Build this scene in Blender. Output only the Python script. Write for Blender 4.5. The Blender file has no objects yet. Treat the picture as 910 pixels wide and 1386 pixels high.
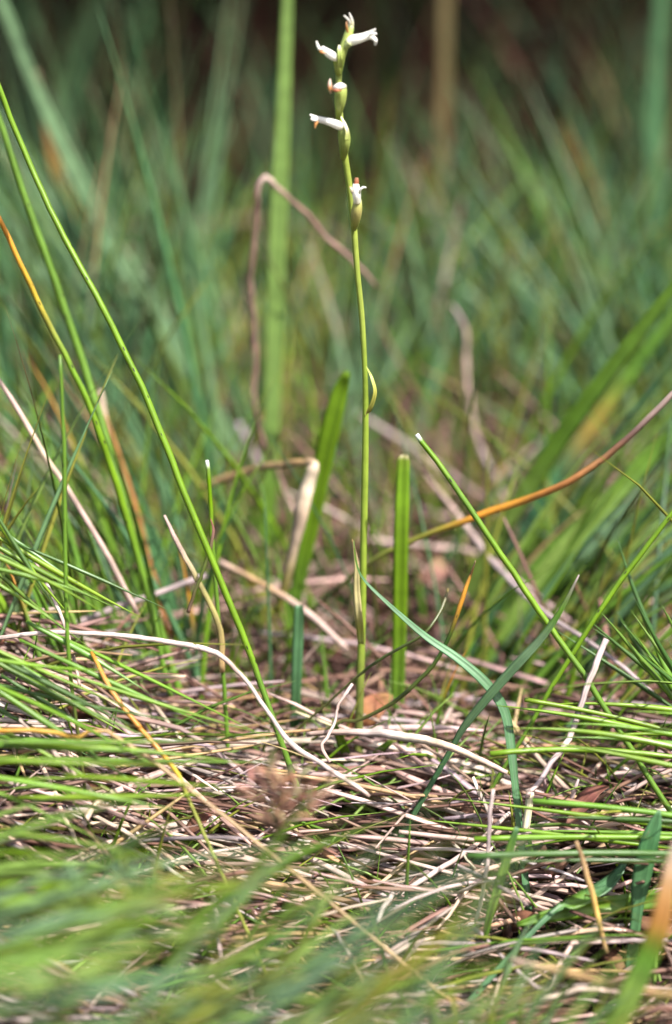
import bpy, math, random
import numpy as np
random.seed(7); rng = np.random.default_rng(11)
S = bpy.context.scene
COL = S.collection

# ------------------------------------------------------------------ camera
CX, CY, CZ = 0.0, -0.9, 0.255
PITCH = math.radians(9.5)
FPX = 3406.0                                    # focal length in photo pixels (photo 910 x 1386)
cam_d = bpy.data.cameras.new('camera'); cam = bpy.data.objects.new('camera', cam_d); COL.objects.link(cam)
cam.location = (CX, CY, CZ); cam.rotation_euler = (math.pi/2 - PITCH, 0, 0)
cam_d.sensor_fit = 'AUTO'; cam_d.sensor_width = 36; cam_d.lens = 36*FPX/1386
cam_d.clip_start = 0.02; cam_d.clip_end = 500
cam_d.dof.use_dof = True; cam_d.dof.focus_distance = 0.893; cam_d.dof.aperture_fstop = 4.0
S.camera = cam

# ------------------------------------------------------------------ light
SUN_EL, SUN_AZ = 52, 140                          # azimuth: degrees clockwise from +Y (away from camera)
w = bpy.data.worlds.new('World'); S.world = w; w.use_nodes = True
nt = w.node_tree
sky = nt.nodes.new('ShaderNodeTexSky'); sky.sky_type = 'NISHITA'; sky.sun_disc = False
sky.sun_elevation = math.radians(SUN_EL); sky.sun_rotation = math.radians(SUN_AZ)
sky.air_density = 1.0; sky.dust_density = 3.0; sky.ozone_density = 0.6
bg = nt.nodes['Background']; bg.inputs[1].default_value = 0.085
nt.links.new(sky.outputs[0], bg.inputs[0])
sd = bpy.data.lights.new('sun', 'SUN'); sd.energy = 3.6; sd.angle = math.radians(1); sd.color = (1, .96, .91)
so = bpy.data.objects.new('sun', sd); COL.objects.link(so)
from mathutils import Vector
a, e = math.radians(SUN_AZ), math.radians(SUN_EL)
sv = Vector((math.sin(a)*math.cos(e), math.cos(a)*math.cos(e), math.sin(e)))
so.rotation_euler = sv.to_track_quat('Z', 'Y').to_euler(); so.location = sv*5
S.view_settings.view_transform = 'Standard'; S.view_settings.look = 'None'
S.view_settings.exposure = 1.55; S.view_settings.gamma = 1
S.cycles.max_bounces = 8; S.cycles.transparent_max_bounces = 4
S.cycles.use_denoising = True

# ------------------------------------------------------------------ helpers
cp, sp = math.cos(PITCH), math.sin(PITCH)
def at(px, py, Y):
    """point on world plane y = Y seen at photo pixel (px, py)"""
    u, v = (px-455)/FPX, (693-py)/FPX
    d = (u, cp + v*sp, -sp + v*cp)
    t = (Y-CY)/d[1]
    return np.array((CX + d[0]*t, Y, CZ + d[2]*t))
def mpp(Y): return (Y-CY)/FPX                    # metres per photo pixel at depth Y (close enough)
def sstep(t): t = np.clip(t, 0, 1); return t*t*(3-2*t)
def ground(x, y):
    x = np.asarray(x, float); y = np.asarray(y, float)
    g = 0.058*np.exp(-((x+.15)/.07)**2 - ((y+.03)/.12)**2)
    g = g + 0.055*np.exp(-((x-.205)/.06)**2 - ((y+.02)/.10)**2)
    g = g - 0.062*sstep((.035-y)/.16)
    g = g + 0.004*np.sin(x*41+1.3)*np.sin(y*37) + 0.003*np.sin(x*83+y*60)
    g = g + 0.095*sstep((y-.03)/.50)
    r = sstep((y-1.3)/.6)
    g = g + 0.85*r + np.maximum(y-1.9, 0)*0.05
    g = g + r*0.05*np.sin(x*6.1+1)*np.sin(y*7.3)
    return g
def surf(px, py, lift):
    """depth Y at which the pixel's ray comes within `lift` of the ground"""
    Ys = np.linspace(-.3, 1.2, 601); P = np.array([at(px, py, Y) for Y in Ys])
    h = P[:, 2] - ground(P[:, 0], P[:, 1]) - lift
    k = int(np.argmax(h < 0)); f = h[k-1]/(h[k-1]-h[k]) if k else 0
    return float(Ys[max(k-1, 0)] + f*(Ys[1]-Ys[0]))
def px_x(px, Y): return at(px, 693, Y)[0]

def mat_base(name):
    m = bpy.data.materials.new(name); m.use_nodes = True
    return m, m.node_tree, m.node_tree.nodes['Principled BSDF'], m.node_tree.nodes['Material Output']
def nd(t, k, **kw):
    n = t.nodes.new(k)
    for a_, b_ in kw.items(): setattr(n, a_, b_)
    return n
def plant_mat(name, rough=.45, transl=.25, vein=.25, blotch=.35, speck=0.0, spec=.5, scale=260, sheen=0):
    """colour comes from the plant's own 'col' attribute, broken up by fibre streaks and blotches"""
    m, t, p, out = mat_base(name); L = t.links.new
    ac = nd(t, 'ShaderNodeAttribute', attribute_name='col')
    au = nd(t, 'ShaderNodeAttribute', attribute_name='uv2')          # x across, y metres along, z random
    mp = nd(t, 'ShaderNodeVectorMath', operation='MULTIPLY'); mp.inputs[1].default_value = (7, 22, 91)
    L(au.outputs['Vector'], mp.inputs[0])
    nf = nd(t, 'ShaderNodeTexNoise'); nf.inputs['Scale'].default_value = 1.6; nf.inputs['Detail'].default_value = 2
    L(mp.outputs[0], nf.inputs['Vector'])
    mp2 = nd(t, 'ShaderNodeVectorMath', operation='MULTIPLY'); mp2.inputs[1].default_value = (.8, scale, 47)
    L(au.outputs['Vector'], mp2.inputs[0])
    nb = nd(t, 'ShaderNodeTexNoise'); nb.inputs['Scale'].default_value = .5; nb.inputs['Detail'].default_value = 3
    L(mp2.outputs[0], nb.inputs['Vector'])
    m1 = nd(t, 'ShaderNodeMapRange'); m1.inputs[1].default_value = .3; m1.inputs[2].default_value = .7
    m1.inputs[3].default_value = 1-vein; m1.inputs[4].default_value = 1+vein
    L(nf.outputs[0], m1.inputs[0])
    m2 = nd(t, 'ShaderNodeMapRange'); m2.inputs[1].default_value = .3; m2.inputs[2].default_value = .7
    m2.inputs[3].default_value = 1-blotch; m2.inputs[4].default_value = 1+blotch*.6
    L(nb.outputs[0], m2.inputs[0])
    mu = nd(t, 'ShaderNodeMath', operation='MULTIPLY'); L(m1.outputs[0], mu.inputs[0]); L(m2.outputs[0], mu.inputs[1])
    vs = nd(t, 'ShaderNodeVectorMath', operation='SCALE'); L(ac.outputs['Color'], vs.inputs[0]); L(mu.outputs[0], vs.inputs['Scale'])
    colout = vs.outputs[0]
    if speck:
        mp3 = nd(t, 'ShaderNodeVectorMath', operation='MULTIPLY'); mp3.inputs[1].default_value = (2, 260, 13)
        L(au.outputs['Vector'], mp3.inputs[0])
        vo = nd(t, 'ShaderNodeTexVoronoi'); vo.inputs['Scale'].default_value = .55
        L(mp3.outputs[0], vo.inputs['Vector'])
        mr = nd(t, 'ShaderNodeMapRange'); mr.inputs[1].default_value = speck; mr.inputs[2].default_value = speck+.05
        L(vo.outputs['Distance'], mr.inputs[0])
        mx = nd(t, 'ShaderNodeMix', data_type='RGBA'); L(mr.outputs[0], mx.inputs['Factor'])
        mx.inputs['A'].default_value = (.03, .025, .012, 1); L(colout, mx.inputs['B']); colout = mx.outputs['Result']
    L(colout, p.inputs['Base Color'])
    p.inputs['Roughness'].default_value = rough
    p.inputs['Specular IOR Level'].default_value = spec
    bp = nd(t, 'ShaderNodeBump'); bp.inputs['Strength'].default_value = .35; bp.inputs['Distance'].default_value = .0004
    L(nf.outputs[0], bp.inputs['Height']); L(bp.outputs[0], p.inputs['Normal'])
    if transl:
        tr = nd(t, 'ShaderNodeBsdfTranslucent'); L(colout, tr.inputs[0])
        ms = nd(t, 'ShaderNodeMixShader'); ms.inputs[0].default_value = transl
        L(p.outputs[0], ms.inputs[1]); L(tr.outputs[0], ms.inputs[2]); L(ms.outputs[0], out.inputs[0])
    return m
M_BLADE = plant_mat('grass_blade', .42, .30, .18, .22, spec=.45)
M_RUSH = plant_mat('rush_stem', .35, .12, .15, .20, speck=.10, spec=.5)
M_STRAW = plant_mat('dry_straw', .55, .12, .30, .38, spec=.35)
M_HEATH = plant_mat('heath', .7, .10, .18, .3, spec=.06)
M_LEAF = plant_mat('dead_leaf', .7, .15, .2, .5, spec=.2)
M_ORCHID = plant_mat('orchid_stem', .38, .22, .12, .16, spec=.5, scale=420)
M_PETAL = plant_mat('petal', .5, .35, .05, .04, spec=.3)

PROF = {
 'tri':  [(-.5, 0), (.5, 0), (0, .28)],
 'leaf': [(-.5, .12), (-.2, -.02), (0, -.09), (.2, -.02), (.5, .12), (0, -.15)],
 'flat': [(-.5, .05), (0, -.05), (.5, .05), (0, -.11)],
 'tube': [(.5*math.cos(k*math.pi/3), .5*math.sin(k*math.pi/3)) for k in range(6)],
 'tube10': [(.5*math.cos(k*math.pi/5), .5*math.sin(k*math.pi/5)) for k in range(10)],
 'oval': [(.5*math.cos(k*math.pi/3), .28*math.sin(k*math.pi/3)) for k in range(6)],
}
def sweep(name, P, W, C, N, prof, mat, smooth=True, twist=None, parent=None, origin=None, caps=True, close=False):
    """P (n,k,3) centre lines, W (n,k) widths, C (n,k,3) colours, N (n,3) facing vectors -> one mesh object"""
    P = np.asarray(P, float); n, k, _ = P.shape
    W = np.asarray(W, float); C = np.asarray(C, float)
    T = np.gradient(P, axis=1); T /= np.linalg.norm(T, axis=2, keepdims=True)+1e-12
    Nn = np.broadcast_to(np.asarray(N, float)[:, None, :], P.shape)
    side = np.cross(T, Nn); side /= np.linalg.norm(side, axis=2, keepdims=True)+1e-9
    nrm = np.cross(side, T)
    if twist is not None:
        ang = np.asarray(twist)[:, None]*np.linspace(0, 1, k)[None, :]
        ca, sa = np.cos(ang)[..., None], np.sin(ang)[..., None]
        side, nrm = side*ca + nrm*sa, nrm*ca - side*sa
    pr = np.array(PROF[prof] if isinstance(prof, str) else prof); q = len(pr)
    V = P[:, :, None, :] + W[:, :, None, None]*(side[:, :, None, :]*pr[None, None, :, 0, None] + nrm[:, :, None, :]*pr[None, None, :, 1, None])
    if origin is None: origin = (0, 0, 0)
    V = V.reshape(-1, 3) - np.asarray(origin)
    idx = np.arange(n*k*q).reshape(n, k, q)
    nx = np.roll(idx, -1, axis=2)
    F = np.stack([idx[:, :-1], nx[:, :-1], nx[:, 1:], idx[:, 1:]], axis=-1).reshape(-1, 4)
    me = bpy.data.meshes.new(name)
    nv, nf = len(V), len(F)
    ncap = 2*n if caps else 0
    me.vertices.add(nv); me.vertices.foreach_set('co', V.ravel())
    loops = F.ravel()
    if caps: loops = np.concatenate([loops, idx[:, 0, ::-1].ravel(), idx[:, -1, :].ravel()])
    starts = np.concatenate([np.arange(nf)*4, nf*4 + np.arange(ncap)*q]).astype(np.int32)
    me.loops.add(len(loops)); me.loops.foreach_set('vertex_index', loops.astype(np.int32))
    me.polygons.add(nf+ncap); me.polygons.foreach_set('loop_start', starts)
    sm = np.ones(nf+ncap, bool) if smooth else np.zeros(nf+ncap, bool)
    sm[nf:] = False
    me.polygons.foreach_set('use_smooth', sm)
    at_ = me.attributes.new('col', 'FLOAT_COLOR', 'POINT')
    c4 = np.ones((n, k, q, 4), np.float32); c4[..., :3] = C[:, :, None, :]
    at_.data.foreach_set('color', c4.ravel())
    u2 = np.zeros((n, k, q, 3), np.float32)
    u2[..., 0] = pr[None, None, :, 0]
    seg = np.linalg.norm(np.diff(P, axis=1), axis=2)
    u2[:, 1:, :, 1] = np.cumsum(seg, axis=1)[:, :, None]
    u2[..., 2] = rng.random(n)[:, None, None]*10
    b_ = me.attributes.new('uv2', 'FLOAT_VECTOR', 'POINT'); b_.data.foreach_set('vector', u2.ravel())
    me.update(); me.validate()
    me.materials.append(mat)
    o = bpy.data.objects.new(name, me); COL.objects.link(o)
    o.location = origin if parent is None else (0, 0, 0)
    if parent is not None: o.parent = parent
    return o
def resample(pts, k):
    """Catmull-Rom through rows of pts (any columns), k samples evenly by control-polygon length"""
    p = np.asarray(pts, float); m = len(p)
    if m == 2: return p[0] + (p[1]-p[0])*np.linspace(0, 1, k)[:, None]
    d = np.concatenate([[0], np.cumsum(np.linalg.norm(np.diff(p[:, :3], axis=0), axis=1))]); d /= d[-1]
    e = np.vstack([2*p[0]-p[1], p, 2*p[-1]-p[-2]])
    out = []
    for s in np.linspace(0, 1, k):
        i = min(max(np.searchsorted(d, s, side='right')-1, 0), m-2)
        t = (s-d[i])/(d[i+1]-d[i]+1e-12)
        a0, a1, a2, a3 = e[i], e[i+1], e[i+2], e[i+3]
        out.append(.5*((2*a1)+(-a0+a2)*t+(2*a0-5*a1+4*a2-a3)*t*t+(-a0+3*a1-3*a2+a3)*t**3))
    return np.array(out)
def tag(o, label=None, cat=None, group=None, kind=None):
    if label: o['label'] = label
    if cat: o['category'] = cat
    if group: o['group'] = group
    if kind: o['kind'] = kind
    return o
def empty(name, loc):
    o = bpy.data.objects.new(name, None); COL.objects.link(o); o.location = loc
    o.empty_display_size = .02
    return o

# colours (real surface colours, linear)
G_VIVID = (.145, .265, .012); G_MID = (.110, .215, .022); G_TEAL = (.080, .188, .076); G_HAZE = (.160, .280, .130); G_PALE = (.200, .310, .060)
G_DEEP = (.050, .115, .018); G_OLIVE = (.085, .095, .022); G_YEL = (.26, .28, .040); OLIVE_BR = (.15, .115, .045)
ST_WHITE = (.62, .50, .45); ST_PALE = (.49, .35, .295); ST_CREAM = (.66, .50, .36); ST_GOLD = (.42, .27, .13)
ST_GREY = (.39, .305, .30); ST_BROWN = (.215, .115, .085); ORANGE = (.56, .25, .030); RED_BR = (.20, .065, .035)

DK = (.13, .085, .06)

def strand(name, pts, label, cat, mat, prof='tube', roll=0.0, twist=0.0, k=None, parent=None, origin=None, group=None, N=None, jit=0.0, root=False, thin=1.0):
    """pts rows: px, py, Y, width_px, colour"""
    rows = []
    low = max(pts, key=lambda q: q[1])
    for (x, y, Y, wd, c) in pts:
        if isinstance(Y, str) and Y[0] == 'b': Y = surf(low[0], low[1], float(Y[1:]))
        if isinstance(Y, str): Y = surf(x, y, float(Y))
        rows.append(list(at(x, y, Y)) + [wd*thin*mpp(Y)] + list(c))
    if root:                                       # carry the lower end on down into the ground
        first = rows[0][2] < rows[-1][2]; e0, e1 = (rows[0], rows[1]) if first else (rows[-1], rows[-2])
        px0, py0 = (pts[0] if first else pts[-1])[:2]
        dz = e0[2] - float(ground(e0[0], e0[1]))
        if dz > .008 and 0 < px0 < 910 and py0 < 1250:
            d = np.array(e0[:3])-np.array(e1[:3]); d /= np.linalg.norm(d); d[2] = min(d[2], -.75); d *= (dz+.008)/-d[2]
            new = list(np.array(e0[:3])+d) + e0[3:]
            if first: rows.insert(0, new)
            else: rows.append(new)
            pts = list(pts) + [pts[0]]
    k = k or max(8, 5*len(pts))
    R = resample(rows, k)
    P = R[:, :3]
    if jit: P = P + np.cumsum(rng.normal(0, jit, P.shape), axis=0)
    if N is None:
        N = np.array((math.sin(roll), -math.cos(roll), .25))
    if origin is None and parent is None: origin = P[np.argmin(P[:, 2])]
    o = sweep(name, P[None], np.maximum(R[None, :, 3], 1e-5), np.clip(R[None, :, 4:7], 0, 1), np.array([N]), prof, mat, twist=np.array([twist]), parent=parent, origin=origin)
    if label: tag(o, label, cat, group)
    return o

# ------------------------------------------------------------------ setting: ground
def build_ground():
    xs = np.concatenate([[-80, -40, -18, -8, -4, -2.2], np.linspace(-1.4, 1.4, 113), [2.2, 4, 8, 18, 40, 80]])
    ys = np.concatenate([[-60, -25, -10, -4, -2, -1.3], np.linspace(-.9, 3.0, 157), [3.6, 5, 9, 18, 40, 90]])
    X, Yg = np.meshgrid(xs, ys); Z = ground(X, Yg)
    V = np.stack([X, Yg, Z], -1).reshape(-1, 3); nx, ny = len(xs), len(ys)
    idx = np.arange(nx*ny).reshape(ny, nx)
    F = np.stack([idx[:-1, :-1], idx[:-1, 1:], idx[1:, 1:], idx[1:, :-1]], -1).reshape(-1, 4)
    me = bpy.data.meshes.new('ground'); me.from_pydata(V.tolist(), [], F.tolist())
    me.polygons.foreach_set('use_smooth', np.ones(len(F), bool))
    m, t, p, out = mat_base('peat_soil'); L = t.links.new
    tc = nd(t, 'ShaderNodeTexCoord')
    n1 = nd(t, 'ShaderNodeTexNoise'); n1.inputs['Scale'].default_value = 9; n1.inputs['Detail'].default_value = 8
    n2 = nd(t, 'ShaderNodeTexNoise'); n2.inputs['Scale'].default_value = 160; n2.inputs['Detail'].default_value = 4
    L(tc.outputs['Object'], n1.inputs[0]); L(tc.outputs['Object'], n2.inputs[0])
    r = nd(t, 'ShaderNodeValToRGB')
    r.color_ramp.elements[0].position = .35; r.color_ramp.elements[0].color = (.005, .004, .004, 1)
    r.color_ramp.elements[1].position = .7; r.color_ramp.elements[1].color = (.030, .013, .010, 1)
    mx = nd(t, 'ShaderNodeMix', data_type='RGBA'); mx.inputs['Factor'].default_value = .5
    L(n1.outputs[0], r.inputs[0]); L(r.outputs[0], mx.inputs['A'])
    r2 = nd(t, 'ShaderNodeValToRGB'); r2.color_ramp.elements[0].position = .4; r2.color_ramp.elements[0].color = (.015, .01, .008, 1)
    r2.color_ramp.elements[1].position = .65; r2.color_ramp.elements[1].color = (.07, .045, .03, 1)
    L(n2.outputs[0], r2.inputs[0]); L(r2.outputs[0], mx.inputs['B'])
    L(mx.outputs['Result'], p.inputs['Base Color']); p.inputs['Roughness'].default_value = .9; p.inputs['Specular IOR Level'].default_value = .08
    b = nd(t, 'ShaderNodeBump'); b.inputs['Distance'].default_value = .006; L(n2.outputs[0], b.inputs['Height']); L(b.outputs[0], p.inputs['Normal'])
    me.materials.append(m)
    o = bpy.data.objects.new('ground', me); COL.objects.link(o); tag(o, kind='structure')
build_ground()

# ------------------------------------------------------------------ the orchid
def lathe_part(name, pts, parent, org, mat, prof='tube10', k=None, roll=0, twist=0, N=None):
    return strand(name, pts, None, None, mat, prof, roll, twist, k, parent=parent, origin=org, N=N)
def build_orchid():
    org = at(483, 1068, .015); org[2] = float(ground(org[0], org[1]))
    root = empty('orchid', org)
    tag(root, 'slender green orchid with small white tubular flowers along one upright stem', 'orchid')
    g1 = (.27, .37, .045); g2 = (.33, .41, .07); g3 = (.42, .50, .12); gb = (.17, .20, .045)
    def sub(name, pts, par, mat, prof='tube10', **kw):
        o = strand(name, pts, None, None, mat, prof, kw.get('roll', 0), kw.get('twist', 0), kw.get('k'), parent=par, origin=org)
        return o
    stem = [(483, 1075, .015, 12, gb), (487, 950, .012, 11.5, gb), (490, 850, .01, 10.5, g1), (492, 750, .006, 9.5, g1), (494, 650, .003, 9.5, g1),
            (495, 560, .0, 8.5, g1), (494, 500, -.002, 7.2, g1), (490, 430, -.004, 8, g2), (484, 370, -.006, 8, g2), (479, 305, -.008, 8.5, g2),
            (473, 250, -.010, 8.5, g2), (466, 205, -.012, 9, g2), (462, 170, -.013, 8, g3), (459, 130, -.014, 8, g3), (459, 95, -.015, 9, g3), (462, 74, -.016, 7, g3), (466, 62, -.016, 4, g3)]
    sub('stem', stem, root, M_ORCHID, k=90)
    sub('basal_leaf', [(484, 1070, .012, 7, gb), (474, 1035, .006, 13, G_MID), (463, 1005, .0, 14, G_VIVID), (455, 985, -.003, 9, G_MID), (450, 972, -.004, 1.5, G_YEL)], root, M_BLADE, 'leaf', roll=-.3, k=20)
    sub('basal_leaf', [(487, 1070, .012, 7, gb), (497, 1040, .006, 12, G_MID), (512, 1018, .002, 13, G_VIVID), (527, 1006, .0, 8, G_MID), (537, 1003, -.001, 1.5, G_YEL)], root, M_BLADE, 'leaf', roll=.4, k=20)
    yl = (.40, .40, .08); cr = (.60, .52, .24)
    sub('sheath_leaf', [(494, 563, -.003, 5, yl), (498, 558, -.006, 7.5, yl), (504, 545, -.008, 7, yl), (507.5, 529, -.009, 6, yl), (503, 511, -.008, 4.5, g3), (499, 502, -.006, 3, g3), (496, 496, -.004, 1, g3)], root, M_ORCHID, 'leaf', roll=.5, k=28)
    sub('sheath_leaf', [(489, 872, .003, 9, g3), (487.5, 850, .0, 11, yl), (485, 825, -.003, 11, cr), (483, 795, -.004, 9.5, cr), (483, 768, -.005, 7.5, cr), (480.5, 747, -.006, 5, (.72, .56, .30)), (477, 730, -.008, 1.2, (.7, .45, .2))], root, M_ORCHID, 'leaf', roll=-.2, k=32)
    wh = (.92, .90, .83); wc = (.86, .83, .60); og = (.62, .30, .10); rb = (.45, .16, .08)
    Yf = -.020
    # topmost bud: slender green ovary with parted cream tips
    f = sub('flower', [(458.5, 100, -.016, 9, g2), (460, 88, -.018, 11, g2), (463.5, 72, Yf, 11.5, g3), (468, 58, Yf, 12, g3), (472, 46, Yf, 12, g3), (474.5, 38, Yf, 9.5, (.36, .44, .16)), (475.5, 32, Yf, 6.5, wc)], root, M_ORCHID, k=32)
    sub('petal', [(476, 40, Yf, 5, (.5, .5, .2)), (477, 31, Yf-.001, 4.2, wc), (475.5, 24, Yf-.002, 3.2, wh), (473, 17.5, Yf-.003, 1.4, wh)], f, M_PETAL, 'oval')
    sub('petal', [(475, 33, Yf-.001, 3.2, wc), (472, 27, Yf-.004, 3.2, wh), (466, 21, Yf-.006, 1.8, wh)], f, M_PETAL, 'oval')
    sub('petal', [(471, 44, Yf-.004, 3, og), (469.5, 36, Yf-.005, 2.6, og), (469, 29, Yf-.005, 1.2, (.8, .5, .3))], f, M_PETAL, 'oval')
    # open flower to the right
    f = sub('flower', [(463, 74, -.018, 5, g3), (468, 64, -.021, 8, g3), (474, 57, -.022, 11, (.55, .6, .3))], root, M_ORCHID, k=12)
    sub('petal_tube', [(471, 59, -.0215, 11, wc), (477, 54.5, -.0215, 14, wh), (485, 52.5, -.022, 13, wh), (493, 50, -.022, 11.5, wh), (500, 47.5, -.022, 11, wh), (503, 46.5, -.022, 9, wh)], f, M_PETAL, k=24)
    sub('petal', [(500, 44, -.022, 5, wh), (504, 42.5, -.023, 5, wh), (508.5, 39.5, -.024, 2.2, wh)], f, M_PETAL, 'oval')
    sub('petal', [(500, 47, -.024, 5, wh), (505, 46, -.026, 5.5, wh), (510, 45.5, -.027, 2.2, wh)], f, M_PETAL, 'oval')
    sub('petal', [(499, 50, -.023, 6, wh), (505, 51, -.024, 6.5, wh), (508.5, 55, -.025, 5, wh), (508, 61, -.024, 3, wh)], f, M_PETAL, 'oval')
    # open flower to the left, with bract behind it
    f = sub('flower', [(458, 100, -.017, 8, g2), (457, 88, -.02, 10, g3), (456, 80, -.021, 11, g3), (454.5, 76, -.021, 9, wc)], root, M_ORCHID, k=16)
    sub('floral_bract', [(460, 92, -.021, 8, g3), (460, 78, -.023, 7.5, g3), (459.5, 68, -.023, 6, (.4, .48, .16)), (459.5, 61, -.022, 2.2, wc)], f, M_ORCHID, 'leaf')
    sub('petal_tube', [(457, 80, -.0215, 9, wc), (451, 76, -.022, 11.5, wh), (445, 72, -.0225, 11, wh), (439, 67.5, -.023, 8.5, wh), (435.5, 63.5, -.023, 5, wh)], f, M_PETAL, k=20)
    sub('petal', [(436, 66, -.0235, 4.5, (.75, .5, .35)), (432.5, 65.5, -.024, 4.5, wh), (430, 60.5, -.024, 3.6, wh), (428.5, 55.5, -.024, 1.8, wh)], f, M_PETAL, 'oval')
    sub('petal', [(440, 71, -.024, 4, (.8, .55, .4)), (436, 70.5, -.025, 3.2, og), (432.5, 69, -.025, 1.6, og)], f, M_PETAL, 'oval')
    # withered flower folded over a fat capsule
    f = sub('flower', [(457.5, 163, -.015, 6, g2), (459, 150, -.018, 10.5, g2), (460.5, 138, -.020, 15, g3), (461.5, 127, -.021, 16.5, g3), (461.5, 119, -.021, 15, (.42, .48, .14)), (460.5, 114, -.021, 9, (.6, .55, .3))], root, M_ORCHID, k=28)
    sub('petal_tube', [(466, 117, -.025, 7, wc), (461, 116.5, -.0285, 9.5, wh), (456, 118, -.029, 8.5, wh), (451, 119.5, -.027, 5, og), (448, 120, -.026, 3, rb)], f, M_PETAL, k=20)
    sub('petal', [(462, 121.5, -.029, 4, og), (455, 122.5, -.030, 4.5, rb), (449, 121, -.028, 4, og)], f, M_PETAL, 'oval')
    sub('petal', [(448, 127, -.027, 1.6, (.75, .6, .45)), (447, 120, -.027, 5.5, og), (446.5, 113.5, -.027, 5.2, (.78, .58, .45)), (447, 106.5, -.027, 1.8, (.8, .66, .55))], f, M_PETAL, 'oval')
    # flower pointing left below it
    f = sub('flower', [(464.5, 214, -.013, 8, g2), (466, 203, -.016, 12.5, g2), (466.5, 191, -.018, 16, g3), (465.5, 180, -.019, 15.5, g3), (463, 171, -.0195, 11, (.45, .5, .18))], root, M_ORCHID, k=26)
    sub('petal_tube', [(463, 172, -.020, 10, wc), (457, 169, -.021, 12, wh), (449, 166, -.0215, 10.5, wh), (440, 163.5, -.022, 9, wh), (431, 161.5, -.022, 8.5, wh), (426, 160.5, -.022, 7, wh)], f, M_PETAL, k=24)
    sub('petal', [(429, 159.5, -.0225, 5, wh), (424, 157.5, -.023, 4.5, wh), (419.5, 155, -.023, 2.2, wh)], f, M_PETAL, 'oval')
    sub('petal', [(429, 162, -.024, 4.5, wh), (424, 161.5, -.025, 5, wh), (421, 160, -.025, 2.5, wh)], f, M_PETAL, 'oval')
    sub('petal', [(429, 164, -.0235, 5.5, og), (427.5, 168.5, -.024, 4.2, og), (426.5, 174, -.024, 1.3, (.7, .4, .15))], f, M_PETAL, 'oval')
    sub('floral_bract', [(469, 190, -.022, 7, g3), (470, 178, -.022, 6, (.5, .5, .22)), (466.5, 167, -.021, 4, wc), (461.5, 157.5, -.019, 1.3, wc)], f, M_ORCHID, 'leaf', roll=.6)
    # lowest, half withered flower
    f = sub('flower', [(479, 310, -.010, 8, g2), (481, 299, -.013, 12.5, (.44, .46, .11)), (482.8, 287, -.015, 14.5, (.54, .48, .16)), (484, 276, -.016, 12.5, (.52, .52, .18)), (483.5, 268, -.016, 10, wc)], root, M_ORCHID, k=26)
    sub('petal_tube', [(483.5, 275, -.017, 9, wc), (483, 264, -.018, 11.5, wh), (482, 255, -.018, 11, wh), (482, 249, -.018, 8, wh)], f, M_PETAL, k=18)
    sub('petal', [(482.5, 251, -.018, 5.5, rb), (482.5, 246, -.018, 7, rb), (483, 240.5, -.018, 4.5, (.45, .22, .12))], f, M_PETAL, 'oval')
    sub('petal', [(486, 262, -.019, 3.5, wc), (488.5, 256, -.02, 3.2, wh), (492, 253.5, -.02, 3, wh), (496, 254, -.02, 1.6, wh)], f, M_PETAL, 'oval')
    sub('petal', [(478.5, 264, -.018, 2.5, og), (475.5, 256, -.019, 3.5, wc), (474, 252, -.019, 1.5, og)], f, M_PETAL, 'oval')
build_orchid()

# ------------------------------------------------------------------ single blades, rushes and straws
def B(name, label, cat, mat, prof, pts, **kw):
    """pts: (px, py, Y, width, colour)"""
    return strand(name, pts, label, cat, mat, prof, **kw)
def leaf(label, pts, **kw): return B('single_blade', label, 'grass blade', M_BLADE, 'leaf', pts, thin=.93, root=kw.pop('root', True), **kw)  # one blade on its own, without the rest of its plant
def rush(label, pts, **kw): return B('single_rush', label, 'rush stem', M_RUSH, 'tube', pts, thin=.86, root=kw.pop('root', True), jit=kw.pop('jit', .00012), **kw)  # a lone rush stem, not a whole plant
def straw(label, pts, **kw): return B('straw', label, 'straw', M_STRAW, kw.pop('prof', 'oval'), pts, thin=kw.pop('thin', .85), jit=kw.pop('jit', .00012), **kw)

leaf('tall broad upright pale green blade rising past the bent brown stalk', [(358, 800, .2, 22, G_MID), (362, 700, .2, 26, G_MID), (368, 560, .2, 26, (.175, .285, .065)), (372, 420, .2, 27, (.175, .285, .065)), (376, 300, .2, 28, (.175, .285, .065)), (384, 130, .2, 21, (.175, .285, .065)), (389, 0, .2, 17, (.175, .285, .065)), (394, -130, .2, 8, (.175, .285, .065)), (398, -220, .2, 1, (.175, .285, .065))])
straw('long brown dead stalk sharply folded at its top behind the orchid', [(500, 840, 0.170, 9.5, (.23, 0.140, .11)), (440, 765, 0.160, 9.5, (.23, 0.140, .11)), (395, 690, 0.150, 9.5, ST_PALE), (362, 625, 0.145, 9.5, (.23, 0.140, .11)), (338, 550, 0.140, 9.5, (.23, 0.140, .11)), (329, 450, 0.140, 9.5, (.23, 0.140, .11)), (327, 330, 0.135, 9.5, (.23, 0.140, .11)), (332, 240, 0.130, 9.5, (.23, 0.140, .11)), (337, 216, 0.130, 9.5, ST_PALE), (346, 214, 0.130, 9.5, ST_PALE), (375, 243, 0.135, 9.5, (.23, 0.140, .11)), (420, 290, 0.140, 9.5, (.23, 0.140, .11)), (465, 335, 0.145, 9.5, (.23, 0.140, .11)), (503, 373, 0.150, 6, (.23, 0.140, .11))], k=90, prof='oval', twist=.5, jit=.0004)
leaf('broad mid green blade leaning right just behind the cream folded leaf', [(392, 880, .10, 14, G_MID), (402, 800, .095, 20, G_MID), (418, 720, .09, 26, G_VIVID), (434, 640, .085, 30, G_VIVID), (450, 570, .08, 29, G_VIVID), (462, 525, .078, 22, G_VIVID), (471, 503, .075, 8, G_VIVID)])
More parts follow.
